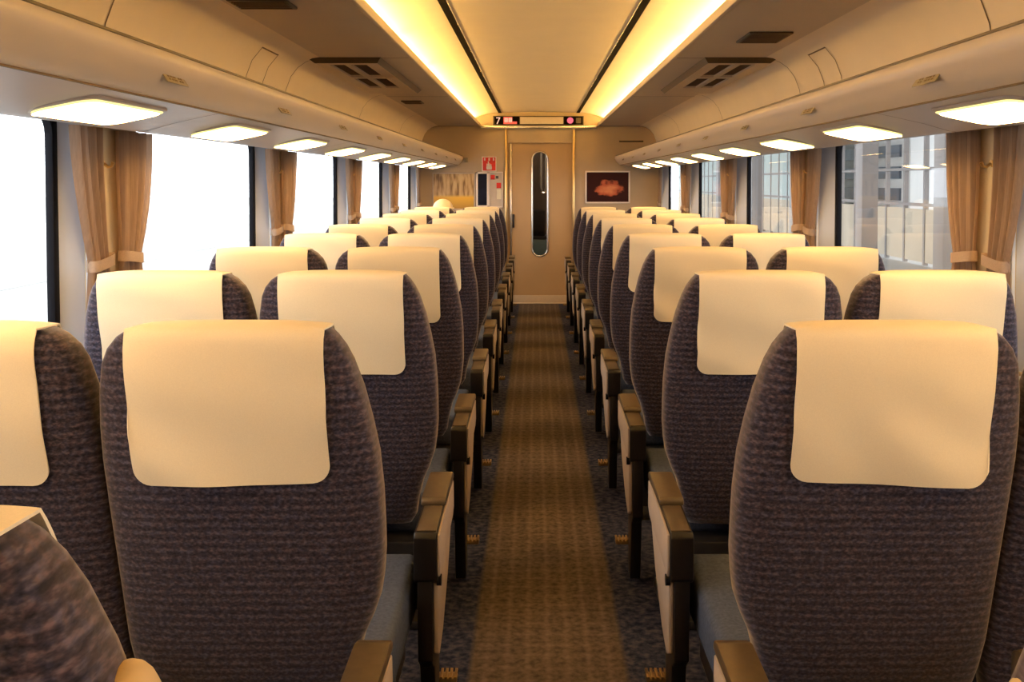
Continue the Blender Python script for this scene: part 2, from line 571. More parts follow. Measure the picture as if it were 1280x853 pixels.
# ------------------------------------------------------------------ side walls and windows
wn = 0
for s, side in SIDES:
    w = MB()
    w.box((s * WALLX, Y0, 0), (s * 1.40, Y1, 0.80))
    w.box((s * WALLX, Y0, 1.545), (s * 1.40, Y1, 1.72))
    edges = [Y0] + [g for g in GZ]
    for i, g in enumerate(GZ):
        y_b = g + 0.50 if i < len(GZ) - 1 else Y1
        w.box((s * WALLX, g + JMB[s], 0.80), (s * 1.40, y_b, 1.545))
    w.box((s * WALLX, Y0, 0.80), (s * 1.40, GZ[0] - 1.455, 1.545))
    wall = w.build('wall_' + side, M_POST)
    struct(wall, side + ' side wall of the saloon with beige posts between the windows', 'wall')
    # upper cove panel above the rack, from the soffit edge down behind the shelf
    cv = MB()
    prof = [(1.10, 1.946), (1.135, 1.942), (1.175, 1.928), (1.215, 1.900), (1.250, 1.855), (1.275, 1.79), (1.288, 1.72), (1.292, 1.60)]
    cv.sheet([(s * x, z) for x, z in prof], 'y', Y0, Y1)
    cvo = cv.build('cove_panel', M_CEIL, wall, 60)
    struct(cvo)
    sm = MB()
    for y in (0.86, 2.90, 4.98, 7.05, 9.12):
        for (xa, za), (xb, zb) in zip(prof, prof[1:]):
            o = 0.0012
            sm.poly([(s * (xa - o), y - .004, za - o), (s * (xa - o), y + .004, za - o), (s * (xb - o), y + .004, zb - o), (s * (xb - o), y - .004, zb - o)], [(0, 1, 2, 3)])
    struct(sm.build('seam', M_SEAM, wall))
    # window openings
    for i, g in enumerate(GZ):
        wn += 1
        ya, yb = g - 1.455, g + GAS[s]
        f = MB()
        t = 0.030
        for lo, hi in (((ya, .80), (ya + t, 1.545)), ((yb - t, .80), (yb, 1.545)), ((ya, .80), (yb, .80 + t)), ((ya, 1.545 - t), (yb, 1.545))):
            f.box((s * 1.362, lo[0], lo[1]), (s * 1.386, hi[0], hi[1]), 0.004)
        # rounded corner fillets of the rubber
        for (cy, cz, sy, sz) in ((ya + t, .80 + t, 1, 1), (yb - t, .80 + t, -1, 1), (ya + t, 1.545 - t, 1, -1), (yb - t, 1.545 - t, -1, -1)):
            R = 0.05
            pts = [(cy, cz)] + [(cy + sy * R * (1 - math.sin(a)), cz + sz * R * (1 - math.cos(a))) for a in [k * PI / 12 for k in range(7)]]
            f.prism(pts, 'x', s * 1.363, s * 1.385)
        win = f.build('window_%d' % wn, M_BLACK)
        struct(win)
        gl = MB().box((s * 1.376, ya + t * .5, .80 + t * .5), (s * 1.380, yb - t * .5, 1.545 - t * .5)).build('glass_pane', M_GLASS, win)
        struct(gl)
        j = MB()
        j.poly([(s * 1.364, yb - .001, .80), (s * 1.364, yb - .001, 1.545), (s * 1.311, g + JMB[s] + .002, 1.545), (s * 1.311, g + JMB[s] + .002, .80)], [(0, 1, 2, 3)])
        j.poly([(s * 1.364, ya + .001, .80), (s * 1.364, ya + .001, 1.545), (s * 1.311, ya - .004, 1.545), (s * 1.311, ya - .004, .80)], [(0, 1, 2, 3)])
        struct(j.build('jamb', M_JAMB, win))
        struct(MB().box((s * 1.300, g + JMB[s], .80), (s * 1.312, g + JMB[s] + .038, 1.545), .003).build('white_strip', M_WHITE, win))
        struct(MB().box((s * 1.285, ya - .01, .775), (s * 1.365, yb + .01, .80), .006).build('sill', M_JAMB, win))

# ------------------------------------------------------------------ ceiling
ce = MB()
for s in (-1, 1):
    ce.box((s * .66, Y0, 1.946), (s * 1.40, Y1, 1.962))
    ce.box((s * .640, Y0, 1.940), (s * .660, Y1, 1.978), .004)
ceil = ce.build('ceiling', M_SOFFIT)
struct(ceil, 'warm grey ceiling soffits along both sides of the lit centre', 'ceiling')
cp = MB()
cp.prism([(-.405, 2.088), (-.2, 2.096), (0, 2.099), (.2, 2.096), (.405, 2.088), (.405, 2.115), (-.405, 2.115)], 'y', Y0, Y1)
struct(cp.build('centre_panel', M_CEIL, ceil, 40))
for s in (-1, 1):
    struct(MB().box((s * .406, Y0, 2.086), (s * .443, Y1, 2.16)).build('dark_slot', M_DARKSLOT, ceil))
    struct(MB().box((s * .4035, Y0, 2.083), (s * .406, Y1, 2.100), .001).build('slot_edging', M_CHROME, ceil))
    p = [(.442, 2.091), (.50, 2.086), (.57, 2.074), (.64, 2.056), (.70, 2.030), (.735, 1.998), (.745, 1.962)]
    c = MB()
    c.sheet([(s * x, z) for x, z in p], 'y', Y0, Y1)
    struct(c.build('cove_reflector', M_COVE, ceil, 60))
sl = MB().box((-1.42, Y0, 2.16), (1.42, Y1 + .1, 2.20)).build('roof_skin', M_SOFFIT, ceil)
struct(sl)
# faint cross seams in the soffits
cs = MB()
for s in (-1, 1):
    for y in (1.4, 4.98, 7.2):
        cs.box((s * .665, y - .003, 1.9452), (s * 1.11, y + .003, 1.947))
struct(cs.build('soffit_seam', M_SEAM, ceil))

# cove strip lights (hidden behind the soffit lip, as in the carriage)
for s, side in SIDES:
    t = MB()
    y = Y0 + .1
    while y < Y1 - .3:
        e = min(y + 1.18, Y1 - .12)
        t.tube([(s * .695, y, 1.985), (s * .695, e, 1.985)], .014, 8)
        y += 1.24
    o = t.build('strip_light', M_TUBE)
    tag(o, 'long glowing yellow strip light along the %s edge of the ceiling recess' % side, 'light', 'ceiling strip lights')

# ------------------------------------------------------------------ luggage racks
for s, side in SIDES:
    rk = thing('luggage_rack', (s * 1.05, Y0, 1.5), 'long beige overhead luggage rack above the %s windows' % side, 'luggage rack', 'overhead luggage racks')
    def rel(p):
        return (s * p[0] - s * 1.05, p[1] - 1.5)
    L = Y1 - Y0 - .002
    body = [(.892, 1.522), (.95, 1.510), (1.03, 1.492), (1.10, 1.472), (1.125, 1.4685), (1.16, 1.473), (1.308, 1.497), (1.308, 1.54), (.91, 1.585)]
    MB().prism([rel(p) for p in body], 'y', 0, L).build('shelf', M_RACKSHADE, rk, 30)
    fas = [(.8905, 1.5195), (.872, 1.529), (.853, 1.546), (.838, 1.568), (.829, 1.590), (.828, 1.604), (.833, 1.613), (.842, 1.616), (.85, 1.612), (.86, 1.60), (.909, 1.586)]
    MB().prism([rel(p) for p in fas], 'y', 0, L).build('front_moulding', M_RACK, rk, 40)
    MB().box((*rel((.839, 0))[:1], 0, 1.6155 - 1.5), (rel((.848, 0))[0], L, 1.6225 - 1.5), .002).build('rail', M_ARMTOP, rk)
    MB().box((rel((.8885, 0))[0], 0, 1.5165 - 1.5), (rel((.8945, 0))[0], L, 1.523 - 1.5)).build('moulding_gap', M_SEAM, rk)
    # cross joints on the underside
    for y in (2.75, 4.69, 6.63, 8.57):
        jn = MB()
        for (xa, za), (xb, zb) in zip(body[:5], body[1:6]):
            a, b = rel((xa, za)), rel((xb, zb))
            jn.poly([(a[0], y - Y0 - .003, a[1] - .0012), (a[0], y - Y0 + .003, a[1] - .0012), (b[0], y - Y0 + .003, b[1] - .0012), (b[0], y - Y0 - .003, b[1] - .0012)], [(0, 1, 2, 3)])
        jn.build('joint', M_SEAM, rk)

# ------------------------------------------------------------------ reading lamps under the racks
lamp_proto = {}
for s, side in SIDES:
    for k in list(range(9)) + [-1, -2, -3, -4, -5, -6]:
        y = 2.285 + .97 * k
        lab = '%s glowing reading lamp from the camera under the %s luggage rack' % (ORD[k], side)
        if k < 0:                # the row of lamps goes on behind the camera
            lab = 'reading lamp under the %s luggage rack, out of the picture behind the camera' % side
        if s not in lamp_proto:
            L = thing('ceiling_lamp', (s * 1.02, y, 1.4935), lab, 'lamp', 'lamps under the luggage racks')
            # rounded rectangle outline in local x,y following the slope of the underside
            def outline(hx, hy, r, n=6):
                out = []
                for cx, cy, a0 in ((hx - r, hy - r, 0), (-hx + r, hy - r, PI / 2), (-hx + r, -hy + r, PI), (hx - r, -hy + r, 1.5 * PI)):
                    for i in range(n + 1):
                        a = a0 + PI / 2 * i / n
                        out.append((cx + r * math.cos(a), cy + r * math.sin(a)))
                return out
            sl_ = -.205 * s
            def ring(hx, hy, r, dz):
                return [(x, yy, x * sl_ + dz) for x, yy in outline(hx, hy, r)]
            MB().loft([ring(.078, .226, .046, .004), ring(.078, .226, .046, -.003), ring(.075, .223, .044, -.0045), ring(.070, .218, .042, -.0045)], False).build('bezel', M_RACKSHADE, L)
            def off(r_, dy):
                return [(p[0], p[1] + dy, p[2]) for p in r_]
            mid = off(ring(.069, .207, .041, -.0095), -.0105)
            MB().loft([ring(.0705, .2185, .042, -.003), ring(.070, .218, .042, -.005), mid], False).build('lens_edge', M_LAMPRIM, L)
            MB().loft([mid, off(ring(.054, .185, .034, -.012), -.009), off(ring(.03, .14, .02, -.0135), -.009)], True).build('lens', M_LAMP, L)
            lamp_proto[s] = L
        else:
            L = copy_tree(lamp_proto[s])
            L.location = (s * 1.02, y, 1.4935)
            L['label'] = lab

# seat number plates on the rack mouldings
plate_proto = {}
for s, side in SIDES:
    for k in range(9):
        y = 2.24 + .97 * k
        lab = '%s small seat number plate from the camera along the %s rack edge' % (ORD[k], side)
        if s not in plate_proto:
            p = thing('number_plate', (s * .8395, y, 1.562), lab, 'plate', 'seat number plates on the racks')
            p.rotation_euler = (0, s * math.radians(34), 0)
            MB().box((-.0015, -.066, -.017), (.0015, .066, .017), .001).build('backing', M_PLATE, p)
            g = MB()
            for yy, ww in ((-.042, .010), (-.024, .010), (-.006, .016), (.022, .008), (.036, .008)):
                for zz in (-.008, 0, .008):
                    g.box((-s * .0022, yy - ww / 2, zz - .0022), (-s * .0005, yy + ww / 2, zz + .0022))
            g.build('marking', M_SEAM, p)
            plate_proto[s] = p
        else:
            p = copy_tree(plate_proto[s])
            p.location = (s * .8395, y, 1.562)
            p['label'] = lab

# access hatches in the cove panels
for s, side in SIDES:
    y0, y1 = (4.30, 4.56)
    h = MB()
    prof = [(1.205, 1.909), (1.250, 1.855), (1.275, 1.79), (1.288, 1.72), (1.292, 1.66)]
    def strip(ya, yb, pr, o):
        for (xa, za), (xb, zb) in zip(pr, pr[1:]):
            h.poly([(s * (xa - o), ya, za - o), (s * (xa - o), yb, za - o), (s * (xb - o), yb, zb - o), (s * (xb - o), ya, zb - o)], [(0, 1, 2, 3)])
    strip(y0 - .005, y1 + .005, [(1.202, 1.911), (1.208, 1.907)], .002)
    strip(y0 - .004, y0 + .004, prof, .002)
    strip(y1 - .004, y1 + .004, prof, .002)
    o = h.build('access_hatch', M_SEAM)
    tag(o, 'rectangular access hatch outlined in the panel above the %s luggage rack' % side, 'hatch', 'access hatches')

# ------------------------------------------------------------------ ceiling vents
def big_vent(s, side, ya, yb):
    v = thing('ceiling_vent', (s * 1.0, ya, 1.946), 'large framed air grille in the ceiling soffit above the %s seats' % side, 'vent', 'large air grilles')
    L = yb - ya
    f = MB()
    X0, X1 = -.18, .13
    cells = []
    for cx in ((-.115, -.035), (-.005, .070)):
        for cy in ((.07, .66), (.74, 1.30)):
            cells.append((cx[0], cx[1], cy[0], cy[1]))
    xs = [X0, -.115, -.035, -.005, .070, X1]
    ys = [0, .07, .66, .74, 1.30, L]
    for i in range(5):
        for j in range(5):
            if i in (1, 3) and j in (1, 3):
                continue
            f.box((s * xs[i], ys[j], -.026), (s * xs[i + 1], ys[j + 1], -.002))
    bmesh.ops.remove_doubles(f.bm, verts=list(f.bm.verts), dist=1e-5)
    f.build('frame', M_VENT, v)
    sk = MB()
    sk.loft([[(s * X0, 0, -.026), (s * X1, 0, -.026), (s * X1, L, -.026), (s * X0, L, -.026)],
             [(s * (X0 - .022), -.03, 0), (s * (X1 + .035), -.03, 0), (s * (X1 + .035), L + .03, 0), (s * (X0 - .022), L + .03, 0)]], False)
    sk.build('rim', M_ARMTOP, v)
    for a, b, c, d in cells:
        g = MB().box((s * a, c, -.008), (s * b, d, -.003))
        n = int((d - c) / .022)
        for q in range(n):
            yy = c + .011 + q * .022
            g.box((s * a, yy - .003, -.016), (s * b, yy + .003, -.008))
        g.build('grille', M_LOUVRE, v)


big_vent(-1, 'left', 4.98, 6.68)
big_vent(1, 'right', 4.98, 6.68)
for (x, y, lx, ly, lab) in ((-.97, 3.45, .20, .17, 'small dark ceiling vent at the top of the picture, left of the lit recess'),
                            (-.975, 7.66, .15, .22, 'small dark ceiling vent just beyond the large left air grille'),
                            (.93, 4.25, .18, .28, 'small dark ceiling vent just before the large right air grille')):
    v = thing('air_vent', (x, y, 1.946), lab, 'vent', 'small air vents')
    MB().box((-lx / 2, -ly / 2, -.010), (lx / 2, ly / 2, 0), .003).build('frame', M_ARMTOP, v)
    g = MB()
    n = int(ly / .03)
    for q in range(n):
        yy = -ly / 2 + .02 + q * (ly - .03) / n
        g.box((-lx / 2 + .012, yy, -.013), (lx / 2 - .012, yy + .012, -.009))
    g.build('slat', M_LOUVRE, v)

# ------------------------------------------------------------------ curtains
def curtain_mesh(s, kind, seed):
    rnd = random.Random(seed)
    ph = rnd.uniform(0, 6)
    if kind == 'A':
        top, tie, bot = (-.015, .170), (.085, .205), (.06, .25)
    else:
        top, tie, bot = (.27, .53 if s < 0 else .49), (.295, .42), (.275, .47)
    NU, NV = 56, 30
    Zt, Zk, Zb = 1.486, 1.10, .80
    V = []
    for j in range(NV + 1):
        z = lerp(Zt, Zb, j / NV)
        if z >= Zk:
            t = (Zt - z) / (Zt - Zk)
            e = t ** 1.5 if kind == 'A' else t ** 2.2
            a, b = lerp(top[0], tie[0], e), lerp(top[1], tie[1], t ** 1.5 if kind == 'A' else e)
            amp = lerp(.017, .012, t)
        else:
            t = (Zk - z) / (Zk - Zb)
            e = math.sin(t * PI / 2)
            a, b = lerp(tie[0], bot[0], e), lerp(tie[1], bot[1], e)
            amp = lerp(.012, .018, t)
        row = []
        for i in range(NU + 1):
            u = i / NU
            w = 4.0 * 2 * PI * u + ph
            xx = 1.284 + .75 * amp * math.sin(w) + .25 * amp * math.sin(2.3 * w + 1 + 2 * j / NV)
            yy = lerp(a, b, u) + .004 * math.cos(w)
            row.append((s * xx, yy, z))
        V.append(row)
    m = MB()
    m.loft(V, False, closed=False)
    bmesh.ops.solidify(m.bm, geom=list(m.bm.faces), thickness=.003)
    cloth_me = m.mesh('cloth', M_CURT, 70)
    # tieback band round the gathered waist
    a, b = tie
    tb = MB()
    pts = []
    ym, hy = (a + b) / 2, (b - a) / 2 + .006
    for q in range(24):
        an = 2 * PI * q / 24
        ca, sa = math.cos(an), math.sin(an)
        pts.append((1.282 + .022 * math.copysign(abs(ca) ** .6, ca), ym + hy * math.copysign(abs(sa) ** .6, sa)))
    slope = .02 if kind == 'A' else -.02
    r0 = [(s * x, y, Zk - .016 + slope * (y - ym) / hy * .4) for x, y in pts]
    r1 = [(s * x, y, Zk + .016 + slope * (y - ym) / hy * .4) for x, y in pts]
    tb.loft([r0, r1], False)
    bmesh.ops.solidify(tb.bm, geom=list(tb.bm.faces), thickness=.004)
    tie_me = tb.mesh('tieback', M_TIE, 50)
    return cloth_me, tie_me


POSTS = [g for g in GZ]
for s, side in SIDES:
    cache = {}
    for i, g in enumerate(POSTS):
        for kind in ('A', 'B'):
            if kind == 'B' and i == len(POSTS) - 1:
                continue
            if i == 0 and (kind == 'A' or True):
                continue            # behind the camera's field of view
            if kind not in cache:
                cache[kind] = curtain_mesh(s, kind, 11 if kind == 'A' else 23)
            cm, tm = cache[kind]
            where = 'far end of the %s %s window' % (ORD[i - 1], side) if kind == 'A' else 'near end of the %s %s window' % (ORD[i], side)
            c = thing('curtain', (0, g + CURT[s], 0), 'brown curtain tied back at the ' + where, 'curtain', 'tied back window curtains')
            o = bpy.data.objects.new('cloth', cm)
            COL.objects.link(o)
            o.parent = c
            o2 = bpy.data.objects.new('tieback', tm)
            COL.objects.link(o2)
            o2.parent = c
        if i == 0:
            continue
        # coat hook on the post
        if i < len(POSTS) - 1:
            h = thing('coat_hook', (s * WALLX, g + .245, 1.385), 'small brass coat hook on the %s %s window post' % (ORD[i - 1], side), 'hook', 'coat hooks')
            MB().tube([(0, 0, .0), (-s * .006, 0, 0)], .010, 14).build('rose', M_GOLD, h)
            MB().tube([(-s * .006, 0, 0), (-s * .018, 0, -.010), (-s * .028, 0, -.008), (-s * .034, 0, .004)], [.0045, .0045, .0045, .006], 10).build('prong', M_GOLD, h)

# ------------------------------------------------------------------ seats
PROF = [(1.095, .03, .010), (1.0943, .09, .022), (1.0915, .14, .034), (1.086, .170, .044), (1.075, .187, .052), (1.055, .204, .058),
        (1.03, .215, .062), (.98, .2245, .066), (.92, .231, .068), (.86, .234, .069), (.79, .2345, .068), (.73, .2345, .067), (.67, .234, .065),
        (.62, .233, .064), (.58, .226, .063), (.54, .212, .062), (.50, .194, .060), (.44, .178, .056), (.39, .170, .050), (.365, .155, .036), (.36, .14, .02)]
LEAN = .27
EXPN = 4.0


OUTER = [(1.095, .03), (1.0943, .09), (1.0915, .14), (1.086, .165), (1.075, .175), (1.055, .188), (1.03, .199), (.98, .214), (.92, .226), (.86, .235), (.80, .239), (.73, .239), (.67, .238), (.62, .233)]


def cyc(z):
    return .03 + (1.095 - z) * LEAN


def back_mesh(inner):
    """inner: direction (+1/-1) of the neighbouring seat; that flank stays straight down to the cushion"""
    m = MB()
    rings = []
    for z, hw, hd in PROF:
        r = []
        for q in range(44):
            a = 2 * PI * q / 44
            c, s_ = math.cos(a), math.sin(a)
            h_ = hw
            if c * inner < 0 and z >= .62:
                h_ = interp(OUTER, z, 1)
            if c * inner > 0 and z < .70:
                h_ = max(hw, .2345 - .16 * max(0, .47 - z))
            r.append((h_ * math.copysign(abs(c) ** (2 / EXPN), c), cyc(z) + hd * math.copysign(abs(s_) ** (2 / EXPN), s_), z))
        rings.append(r)
    m.loft(rings)
    return m.mesh('backrest', M_FAB, 179)


def cover_mesh(seed):
    rnd = random.Random(seed)
    p1, p2, p3 = [rnd.uniform(0, 6) for _ in range(3)]
    sk = rnd.uniform(-.006, .006)
    HW = .163
    m = MB()
    NU = 26
    us = [-1, -.996, -.985, -.965, -.94, -.91, -.87] + [-.82 + 1.64 * i / NU for i in range(NU + 1)] + [.87, .91, .94, .965, .985, .996, 1]
    V = []
    heights_rear = [.0, .004, .012, .025, .04, .06, .08, .10, .12, .14, .16, .18, .20, .215, .228, .24, .25, .258, .264]
    for u in us:
        x = u * HW
        # the height of the crest under this strip
        ztop = 1.095
        for (za, ha, _), (zb, hb, _) in zip(PROF, PROF[1:]):
            if ha <= abs(x) <= hb:
                ztop = lerp(za, zb, (abs(x) - ha) / (hb - ha))
                break
        else:
            ztop = 1.095 if abs(x) < PROF[0][1] else 1.08
        zb_ = .824 + sk * u
        corner = .03
        d = HW - abs(x)
        if d < corner:
            zb_ += corner - math.sqrt(max(0, corner ** 2 - (corner - d) ** 2))
        col = []
        span = ztop - zb_
        for hh in range(25):
            t = hh / 24
            z = zb_ + span * (1 - (1 - t) ** 1.6)
            hw, hd = interp(PROF, z, 1), interp(PROF, z, 2)
            q = min(.999, abs(x) / hw) if hw > 0 else .999
            off = hd * (1 - q ** EXPN) ** (1 / EXPN)
            if abs(x) > .13:       # the cloth bridges the rounded shoulder
                off = max(off, hd * .80)
            low = max(0, 1 - t * 1.3)
            wr = .0016 * math.sin(26 * x + p1 + 3 * t) + .0008 * math.sin(47 * x + 9 * t + p2) + .0016 * math.sin(14 * t + 11 * x + p3)
            wr += .006 * max(0, math.sin(9 * x + 5 * t + p3)) ** 4 * (1 - t)
            y = cyc(z) - off - .006 - wr * (0.35 + low) - .004 * low
            col.append((x, y, z + .004 * t))
        # over the crest and down the front
        for hh in range(1, 13):
            t = hh / 12
            z = ztop - (ztop - .99) * t ** 1.5
            hw, hd = interp(PROF, z, 1), interp(PROF, z, 2)
            q = min(.999, abs(x) / hw) if hw > 0 else .999
            off = hd * (1 - q ** EXPN) ** (1 / EXPN)
            if abs(x) > .13:
                off = max(off, hd * .80)
            col.append((x, cyc(z) + off + .005, z + .004 * (1 - t)))
        V.append(col)
    m.loft(V, False, closed=False)
    bmesh.ops.recalc_face_normals(m.bm, faces=list(m.bm.faces))
    bmesh.ops.solidify(m.bm, geom=list(m.bm.faces), thickness=.003)
    return m.mesh('headrest_cover', M_COVER, 70)


def cushion_mesh():
    m = MB()
    m.prism([(.235, .335), (.245, .425), (.45, .415), (.68, .432), (.745, .425), (.765, .39), (.74, .33), (.70, .29), (.26, .30)], 'x', -.222, .222, .022, 3)
    return m.mesh('cushion', M_CUSH, 40)


BACK = {q: back_mesh(q) for q in (-1, 1)}
COVERS = [cover_mesh(q) for q in (1, 2, 3, 4)]
CUSH = cushion_mesh()


def arm_meshes(s):
    """aisle arm; s = direction of the aisle from the seat centre. x measured from the seat centre."""
    xi, xo = .234 * s, .290 * s
    xm = lerp(xi, xo, .5)
    D = {}
    D['arm_shell'] = MB().prism([(.515, .535), (.525, .546), (.905, .556), (.925, .54), (.925, .47), (.895, .45), (.525, .430), (.515, .44)], 'x', xi, xo - s * .004, .004).mesh('arm_shell', M_ARM, 40)
    D['pad'] = MB().prism([(.690, .551), (.690, .563), (.70, .570), (.895, .574), (.925, .566), (.930, .548)], 'x', xi - s * .003, xo + s * .001, .004).mesh('pad', M_ARMTOP, 40)
    D['top_strip'] = MB().prism([(.528, .5455), (.528, .549), (.69, .5535), (.69, .5495)], 'x', xi + s * .006, xo - s * .006, .001).mesh('top_strip', M_ARMTOP, 40)
    D['side_panel'] = MB().prism([(.532, .537), (.912, .548), (.918, .478), (.885, .461), (.535, .440), (.530, .46)], 'x', xo - s * .006, xo + s * .002, .003).mesh('side_panel', M_ARMSIDE, 40)
    D['lower_panel'] = MB().prism([(.540, .428), (.885, .450), (.80, .36), (.66, .27), (.575, .245), (.545, .26)], 'x', xo - s * .014, xo - s * .003, .003).mesh('lower_panel', M_ARMSIDE, 40)
    D['support'] = MB().prism([(.520, .44), (.89, .455), (.78, .33), (.68, .26), (.66, .02), (.60, .02), (.565, .22), (.525, .25)], 'x', xi + s * .008, xo - s * .014, .003).mesh('support', M_ARM, 40)
    D['joint_cap'] = MB().tube([(xo - s * .006, .545, .430), (xo + s * .004, .545, .430)], .013, 14).mesh('joint_cap', M_BLACK, 40)
    return D


ARMS = {s: arm_meshes(s) for s in (-1, 1)}


def pedal_mesh(s):
    m = MB()
    m.box((.235 * s, .795, .062), (.308 * s, .835, .076), .005)
    for q in range(5):
        x = (.256 + q * .012) * s
        m.box((x - .0035, .790, .075), (x + .0035, .840, .082), .001)
    return m.mesh('foot_pedal', M_PEDAL, 40)


PEDAL = {s: pedal_mesh(s) for s in (-1, 1)}
CENTER = MB().prism([(.50, .535), (.515, .552), (.90, .562), (.925, .548), (.925, .50), (.52, .49)], 'x', -.0145, .0145, .006).mesh('centre_armrest', M_ARMTOP, 40)
WALLARM = MB().prism([(.45, .535), (.465, .552), (.88, .562), (.90, .548), (.90, .50), (.47, .49)], 'x', -.014, .014, .006).mesh('wall_armrest', M_ARMTOP, 40)
FRAME = MB().box((-.20, .22, .20), (.20, .70, .305), .01).box((-.17, .40, .02), (-.13, .60, .22), .006).box((.13, .40, .02), (.17, .60, .22), .006).box((-.20, .32, 0), (.20, .66, .03), .008).mesh('seat_base', M_STEEL, 40)
GRIP = MB().ellipsoid((0, 0, 0), (.026, .034, .045), 18, 12).mesh('grip', M_GRIP, 179)


def part(name, me, parent, loc=(0, 0, 0)):
    o = bpy.data.objects.new(name, me)
    COL.objects.link(o)
    o.parent = parent
    o.location = loc
    return o


SEATX = {(-1, 'aisle'): -.541, (-1, 'window'): -1.0105, (1, 'aisle'): .554, (1, 'window'): 1.024}


def seat_proto(s, place):
    t = thing('train_seat', (0, 0, 0), '', 'seat', 'rows of grey train seats facing away')
    part('seat_base', FRAME, t)
    part('cushion', CUSH, t, (0, .04, 0))
    part('backrest', BACK[s if place == 'aisle' else -s], t)
    part('headrest_cover', COVERS[0], t)
    if place == 'aisle':
        a = -s
        arm = part('armrest', ARMS[a]['arm_shell'], t, (0, .06, 0))
        for nm in ('pad', 'top_strip', 'side_panel', 'lower_panel', 'support', 'joint_cap'):
            part(nm, ARMS[a][nm], arm)
        part('centre_armrest', CENTER, t, (s * .2195, .06, 0))
        part('foot_pedal', PEDAL[a], t, (0, .06, 0))
    else:
        part('wall_armrest', WALLARM, t, (s * .252, .06, 0))
    return t


cnt = 0
for s, side in SIDES:
    for place in ('aisle', 'window'):
        X = SEATX[(s, place)]
        proto = None
        for k in range(-1, 9):
            if k == -1 and place == 'window':
                continue
            n = k + 1
            lab = '%s-side seat %s of the aisle in the %s row from the camera, cream headrest cover' % (place, side, ORD[n])
            if proto is None:
                t = proto = seat_proto(s, place)
            else:
                t = copy_tree(proto)
            t.location = (X - (.022 if (s, k) == (-1, -1) else 0), 1.63 + .97 * k, 0)
            t['label'] = lab
            cnt += 1
            for ch in t.children:
                if ch.name.startswith('headrest_cover'):
                    ch.data = COVERS[cnt % 4]
                if ch.name.startswith(('backrest', 'headrest_cover')):
                    pass
# grips on the nearest pair of aisle seats
for o in list(COL.objects):
    if o.name.startswith('train_seat') and abs(o.location.y - .66) < 1e-3 and abs(o.location.x) < .7:
        a = -1 if o.location.x > 0 else 1
        g = part('grip', GRIP, o, (a * (.221 if a > 0 else .207), .085, .922 if a > 0 else .912))
        g['label'] = 'rounded beige grip on the shoulder of the seat'

# ------------------------------------------------------------------ end wall and door
ew = MB()
DX0, DX1, DZ = -.345, .365, 1.762
ew.box((-1.42, Y1, 0), (DX0, Y1 + .05, 2.2))
ew.box((DX1, Y1, 0), (1.42, Y1 + .05, 2.2))
ew.box((DX0, Y1, DZ), (DX1, Y1 + .05, 2.2))
endw = ew.build('wall_front', M_ENDW)
struct(endw, 'beige end wall around the sliding door', 'wall')
rw = MB().box((-1.42, Y0 - .06, -.05), (1.42, Y0, 2.2)).build('wall_rear', M_ENDW)
struct(rw)
struct(MB().box((-.635, Y1 - .07, 1.915), (.625, Y1, 1.948), .004).build('trim_1', M_CHROME))
for i, x in enumerate((-.360, .377)):
    struct(MB().box((x - .012, Y1 - .022, 0), (x + .012, Y1 + .004, 1.915), .005).build('trim_%d' % (i + 2), M_GOLD))
struct(MB().box((.875, Y1 - .012, 1.768), (1.14, Y1, 1.786), .003).build('trim_4', M_ARMTOP))


def filled_curve(outer, inner, y, depth, name):
    """flat plate in the XZ plane with a hole, as a mesh"""
    cu = bpy.data.curves.new(name, 'CURVE')
    cu.dimensions = '2D'
    cu.fill_mode = 'BOTH'
    cu.extrude = depth / 2
    for pts in (outer, inner):
        if not pts:
            continue
        sp = cu.splines.new('POLY')
        sp.points.add(len(pts) - 1)
        for p, q in zip(sp.points, pts):
            p.co = (q[0], q[1], 0, 1)
        sp.use_cyclic_u = True
    tmp = bpy.data.objects.new(name, cu)
    COL.objects.link(tmp)
    bpy.context.view_layer.update()
    me = bpy.data.meshes.new_from_object(tmp.evaluated_get(bpy.context.evaluated_depsgraph_get()))
    bpy.data.objects.remove(tmp)
    me.transform(Matrix.Translation((0, y, 0)) @ Matrix.Rotation(PI / 2, 4, 'X'))
    me.name = name
    return me


def capsule(cx, z0, z1, r, n=14):
    pts = []
    for i in range(n + 1):
        a = PI * i / n
        pts.append((cx + r * math.cos(a), z1 - r + r * math.sin(a)))
    for i in range(n + 1):
        a = PI + PI * i / n
        pts.append((cx + r * math.cos(a), z0 + r + r * math.sin(a)))
    return pts


CX, CR, CZ0, CZ1 = .010, .082, .515, 1.665
dm = filled_curve([(DX0 - .02, .005), (DX1 + .02, .005), (DX1 + .02, DZ + .02), (DX0 - .02, DZ + .02)], capsule(CX, CZ0, CZ1, CR), 11.005, .036, 'door_1')
dm.materials.append(M_DOOR)
door = bpy.data.objects.new('door_1', dm)
COL.objects.link(door)
struct(door, 'tan sliding door with a tall narrow rounded window at the aisle end', 'door')
rim = MB()
rim.tube([(x, 10.985, z) for x, z in capsule(CX, CZ0, CZ1, CR + .004)], .011, 8, closed_path=True)
struct(rim.build('window_rim', M_CHROME, door, 60))
gm = filled_curve(capsule(CX, CZ0, CZ1, CR), None, 11.012, .006, 'glass_pane')
gm.materials.append(M_DGLASS)
go = bpy.data.objects.new('glass_pane', gm)
COL.objects.link(go)
go.parent = door
struct(go)
struct(MB().box((-.318, 10.975, .02), (-.298, 10.992, DZ), .003).build('leading_edge', M_CHROME, door))
struct(MB().box((-.292, 10.970, .83), (-.270, 10.990, .98), .005).build('door_handle', M_STEEL, door))
struct(MB().box((-.29, 10.978, .0), (.34, 10.988, .085), .002).build('kick_plate', M_VENT, door))
